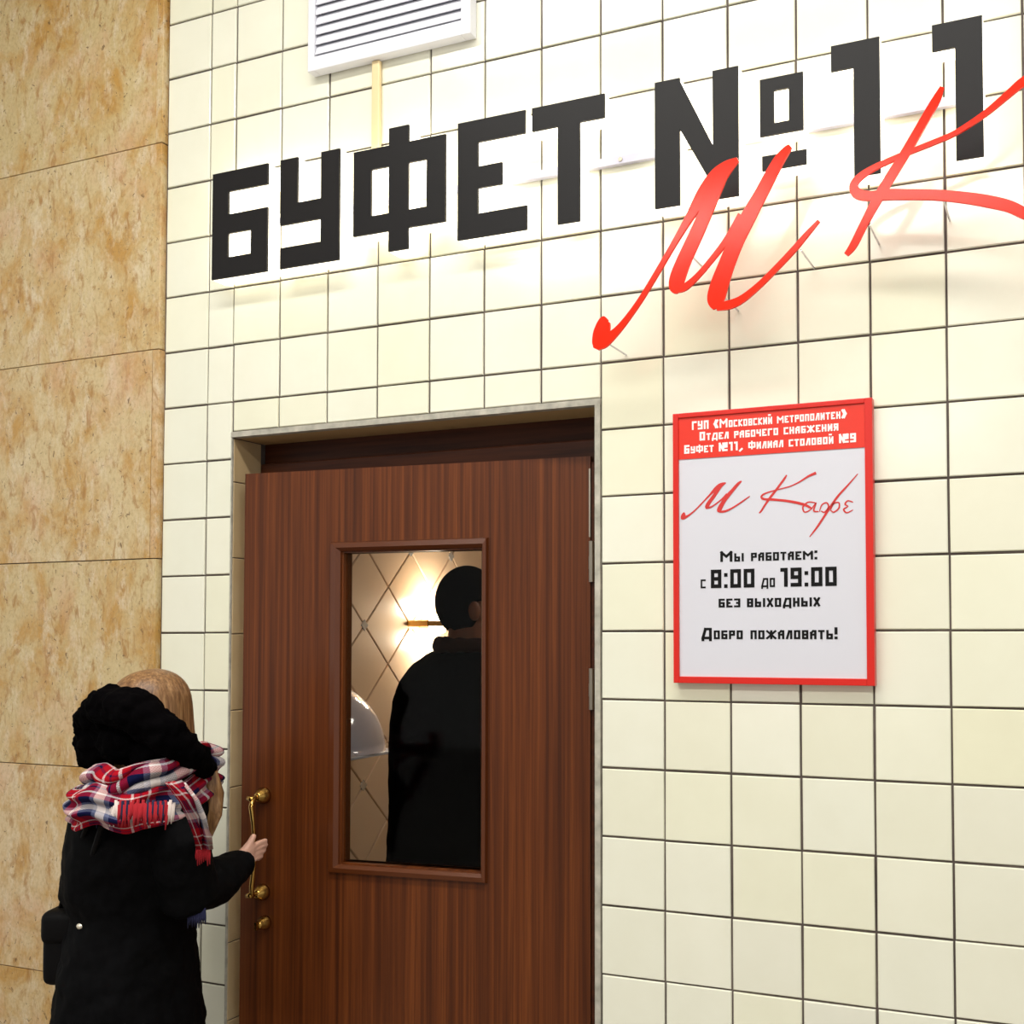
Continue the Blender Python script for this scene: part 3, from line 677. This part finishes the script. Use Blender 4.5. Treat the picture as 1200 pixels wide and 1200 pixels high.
wrap('wrap', 886, 922, 12, 124, 241, 2.385, .20, .9, 9, 5, .45)
frs = {'fringe_white': [], 'fringe_red': [], 'fringe_navy': []}
def fr_on(px): return 2.385 - .243*math.sqrt(max(0, 1 - ((px - 170)/82)**2)) - .004
for px in range(112, 206, 2):
    m_ = 'fringe_white' if 122 < px < 140 or 196 < px else ('fringe_red' if px % 6 or px > 150 and px < 170 else 'fringe_navy')
    frs[m_].append((px, 946 + 3*math.sin(px), fr_on(px), 20 + random.uniform(-4, 4)))
for m_, l in frs.items():
    bm = bmesh.new()
    for px, py, D, L in l: tube(bm, [hc(px, py - 6, D), hc(px - 1, py + L*.5, D - .002), hc(px - 2 + random.uniform(-2, 2), py + L, D)], [.003, .0028, .001], 6)
    if m_ == 'fringe_red':
        for k in range(8): tube(bm, [hc(231 + k*2, 988, 2.262), hc(230 + k*2.2, 1002, 2.26), hc(229 + k*2.4, 1012 + random.uniform(-4, 3), 2.262)], [.003, .0028, .001], 6)
    finish('fringe', bm, m_, scarf, True)['kind'] = 'stuff'
bm = bmesh.new()
for k in range(9): tube(bm, [hc(222 + k*2.2, 1064, 2.30), hc(221 + k*2.4, 1076, 2.295), hc(220 + k*2.6, 1086 + random.uniform(-5, 3), 2.30)], [.003, .0028, .001], 6)
finish('fringe', bm, 'fringe_navy', scarf, True)['kind'] = 'stuff'
# bag on her hip
bag = tag(empty('shoulder_bag', hc(82, 1150, 2.36)), 'small black quilted shoulder bag hanging at the woman\'s hip', 'bag')
bo = Vector(bag.location)
bm = bmesh.new(); bmesh.ops.create_cube(bm, size=1, matrix=Matrix.Translation((0, 0, .082)) @ Matrix.Rotation(math.radians(22), 4, 'Z') @ Matrix.Diagonal((.085, .10, .162, 1)))
b_ = finish('body', bm, 'black_bag', bag, True); bv = b_.modifiers.new('b', 'BEVEL'); bv.width = .022; bv.segments = 4
dx = b_.modifiers.new('sb', 'SUBSURF'); dx.levels = dx.render_levels = 1
bm = bmesh.new(); bmesh.ops.create_cube(bm, size=1, matrix=Matrix.Translation((0.002, -.004, .128)) @ Matrix.Rotation(math.radians(22), 4, 'Z') @ Matrix.Diagonal((.087, .103, .075, 1)))
b_ = finish('flap', bm, 'black_bag', bag, True); bv = b_.modifiers.new('b', 'BEVEL'); bv.width = .02; bv.segments = 4
bm = bmesh.new(); cl = hc(95, 1085, 2.262) - bo; ball(bm, cl, .009, .009, .008, 2); tube(bm, [cl, cl + AH*.06], [.004, .004], 8); finish('clasp', bm, 'clasp_metal', bag, True)
bm = bmesh.new()
tube(bm, [hc(70, 1068, 2.36) - bo, hc(84, 1020, 2.30) - bo, hc(105, 960, 2.22) - bo, hc(150, 905, 2.22) - bo, hc(190, 905, 2.3) - bo], [.006]*5, 8)
tube(bm, [hc(96, 1068, 2.34) - bo, hc(100, 1030, 2.26) - bo, hc(120, 965, 2.20) - bo, hc(152, 905, 2.215) - bo], [.006]*4, 8)
finish('strap', bm, 'black_bag', bag, True)

# ------------------------------------------------------------------ man inside, behind the glass
DM = 3.30
mf = math.radians(22); MF = RH*math.cos(mf) + AH*math.sin(mf); MR = RH*math.sin(mf) - AH*math.cos(mf)
mh = hc(549, 712, DM); mb = hc(552, 900, DM); mx_, my_ = mb.x, mb.y
bm = bmesh.new()
RM = Matrix(((MF.y, MF.x, 0, 0), (-MF.x, MF.y, 0, 0), (0, 0, 1, 0), (0, 0, 0, 1)))
ball(bm, mh + UPV*.02, .076, .09, .1, 3, RM); ball(bm, mh + MF*.03 - UPV*.06, .058, .06, .06, 2)
ball(bm, mh + MF*.103 - UPV*.015, .014, .014, .022, 2); ball(bm, mh + MF*.09 - UPV*.06, .024, .022, .012, 2)
for s in (-1, 1): ball(bm, mh + MR*s*.082 - UPV*.012, .013, .02, .033, 2, RM)
tube(bm, [mh - UPV*.05, mh - UPV*.2], [.06, .07], 14)
mf = math.radians(62); MF = RH*math.cos(mf) + AH*math.sin(mf); MR = RH*math.sin(mf) - AH*math.cos(mf); HF, HRT = RH*math.cos(math.radians(22)) + AH*math.sin(math.radians(22)), RH*math.sin(math.radians(22)) - AH*math.cos(math.radians(22))
def rm(hw, hd_, z, off=0): return (Vector((mx_, my_, z)) + RH*off, hw, hd_)
loft(bm, [rm(.1, .08, 1.52), rm(.2, .11, 1.45), rm(.2, .13, 1.3), rm(.17, .12, 1.1), rm(.18, .13, .9)])
for s in (-1, 1):
    sh = Vector((mx_, my_, 1.38)) + MR*s*.19; el = Vector((mx_, my_, 1.14)) + MR*s*.24; wr = Vector((mx_, my_, .9)) + MR*s*.22 + MF*.1
    tube(bm, [sh, el, wr], [.055, .045, .03], 12); hand(bm, wr, wr + (wr - el).normalized()*.085, MF, -MR*s, (-MR*s*.5).normalized())
    hp = Vector((mx_, my_, .92)) + MR*s*.09; kn = Vector((mx_, my_, .5)) + MR*s*.1 + MF*.02; an = Vector((mx_, my_, .1)) + MR*s*.1
    tube(bm, [hp, kn, an, an - UPV*.06], [.09, .06, .042, .042], 14); tube(bm, [an - UPV*.05 - MF*.04, an - UPV*.055 + MF*.15], [.04, .035], 12)
man = finish('person', bm, 'man_skin', smooth=True); remesh(man, .006, 3)
tag(man, 'man in dark coat with short dark hair standing inside behind the door glass', 'person')
for s in (-1, 1):
    bm = bmesh.new(); ball(bm, mh + HF*.083 + HRT*s*.031 + UPV*.015, .009, .009, .006, 2); finish('eye', bm, 'eye', man, True)
bm = bmesh.new(); bmesh.ops.create_icosphere(bm, subdivisions=4, radius=1, matrix=Matrix.Translation(mh + UPV*.018 - HF*.004) @ RM @ Matrix.Diagonal((.084, .099, .112, 1)))
kill = []
for v in bm.verts:
    d = v.co - mh; f_ = d.dot(HF); z_ = d.z
    if (f_ > .055 and z_ < .07) or z_ < -.072 or (z_ < .005 and f_ > .012) : kill.append(v)
bmesh.ops.delete(bm, geom=kill, context='VERTS'); o = finish('hair', bm, 'man_hair', man, True)
so = o.modifiers.new('so', 'SOLIDIFY'); so.thickness = .012; so.offset = -1
bm = bmesh.new()
loft(bm, [rm(.085, .085, 1.575), rm(.13, .11, 1.555), rm(.185, .14, 1.52), rm(.225, .165, 1.47), rm(.245, .18, 1.40), rm(.25, .19, 1.3), rm(.252, .19, 1.1), rm(.255, .195, .9), rm(.26, .2, .72)], 32)
for s in (-1, 1):
    sh = Vector((mx_, my_, 1.43)) + MR*s*.19; el = Vector((mx_, my_, 1.14)) + MR*s*.22; wr = Vector((mx_, my_, .9)) + MR*s*.215 + MF*.1
    tube(bm, [sh, el, wr], [.08, .07, .05], 14); ball(bm, sh, .081)
o = finish('coat', bm, 'man_coat', man); remesh(o, .012, 4, .012, .08)
bm = bmesh.new()
n_ = 26
cpts = [mh - UPV*.115 + RH*(.088*math.cos(2*math.pi*i/n_)) + AH*(.092*math.sin(2*math.pi*i/n_)) + UPV*.006*math.sin(3*i) for i in range(n_)]
tube(bm, cpts + cpts[:1], [.022]*(n_ + 1), 10, caps=False); finish('collar', bm, 'dark_collar', man, True)
bm = bmesh.new(); bt = bmesh.new()
for s in (-1, 1):
    hp = Vector((mx_, my_, .92)) + MR*s*.09; kn = Vector((mx_, my_, .5)) + MR*s*.1 + MF*.02; an = Vector((mx_, my_, .1)) + MR*s*.1
    tube(bm, [hp, kn, an + UPV*.0], [.11, .078, .062], 16); tube(bt, [an + UPV*.03, an - UPV*.08], [.055, .05], 14); tube(bt, [an - UPV*.055 - MF*.055, an - UPV*.055 + MF*.08, an - UPV*.06 + MF*.18], [.046, .046, .038], 14)
finish('trousers', bm, 'denim', man, True)
for v in bt.verts: v.co.z = max(v.co.z, .002)
finish('boots', bt, 'boot', man, True)

# wall lamp and dome cover on the diamond-tiled wall
def onx(px, py, X): d = ray(px, py); return CAM + d*((X - CAM.x)/d.x)
sc_ = onx(512, 731, LX + .06)
sco = tag(empty('wall_lamp', (LX + .008, sc_.y, sc_.z)), 'brass wall lamp glowing up and down on the café wall behind the man', 'lamp')
bm = bmesh.new(); box(bm, .0, .10, -.13, .13, -.012, .012); finish('brass_bar', bm, 'brass', sco, bevel=.005)
one_box('back_plate', 'brass', sco, .0, .012, -.05, .05, -.016, .016)
for s in (-1, 1):
    bm = bmesh.new(); tube(bm, [(.05, -.05, s*.026), (.05, .05, s*.026)], .011, 10); finish('bulb', bm, 'bulb', sco, True)
    l = bpy.data.lights.new('wall_lamp_light', 'POINT'); l.energy = 5; l.color = (1, .86, .68); l.shadow_soft_size = .04
    lo_ = bpy.data.objects.new('wall_lamp_light', l); COL.objects.link(lo_); lo_.parent = sco; lo_.location = (.07, 0, s*.06)
dc = onx(396, 882, LX + .09)
dome = tag(empty('dome_cover', (LX + .008, dc.y, dc.z)), 'glossy pale half-dome cover fixed to the café wall, seen at the left of the glass', 'dome')
bm = bmesh.new(); bmesh.ops.create_uvsphere(bm, u_segments=40, v_segments=24, radius=1, matrix=Matrix.Diagonal((.22, .225, .235, 1)))
bmesh.ops.bisect_plane(bm, geom=bm.verts[:] + bm.edges[:] + bm.faces[:], plane_co=(0, 0, 0), plane_no=(0, 0, -1), clear_outer=True)
bmesh.ops.bisect_plane(bm, geom=bm.verts[:] + bm.edges[:] + bm.faces[:], plane_co=(.0, 0, 0), plane_no=(-1, 0, 0), clear_outer=True)
bmesh.ops.holes_fill(bm, edges=[e for e in bm.edges if e.is_boundary])
finish('shell', bm, 'dome_white', dome, True)
one_box('base_plate', 'white_metal', dome, 0, .215, -.18, .18, -.01, 0, .003)
cl_ = tag(empty('ceiling_lamp', (1.3, 1.5, 2.7)), 'small square ceiling lamp inside the café', 'lamp')
one_box('housing', 'white_metal', cl_, -.2, .2, -.2, .2, -.05, 0, .005); one_box('diffuser', 'cafe_diffuser', cl_, -.18, .18, -.18, .18, -.056, -.05)
bpy.context.view_layer.update()
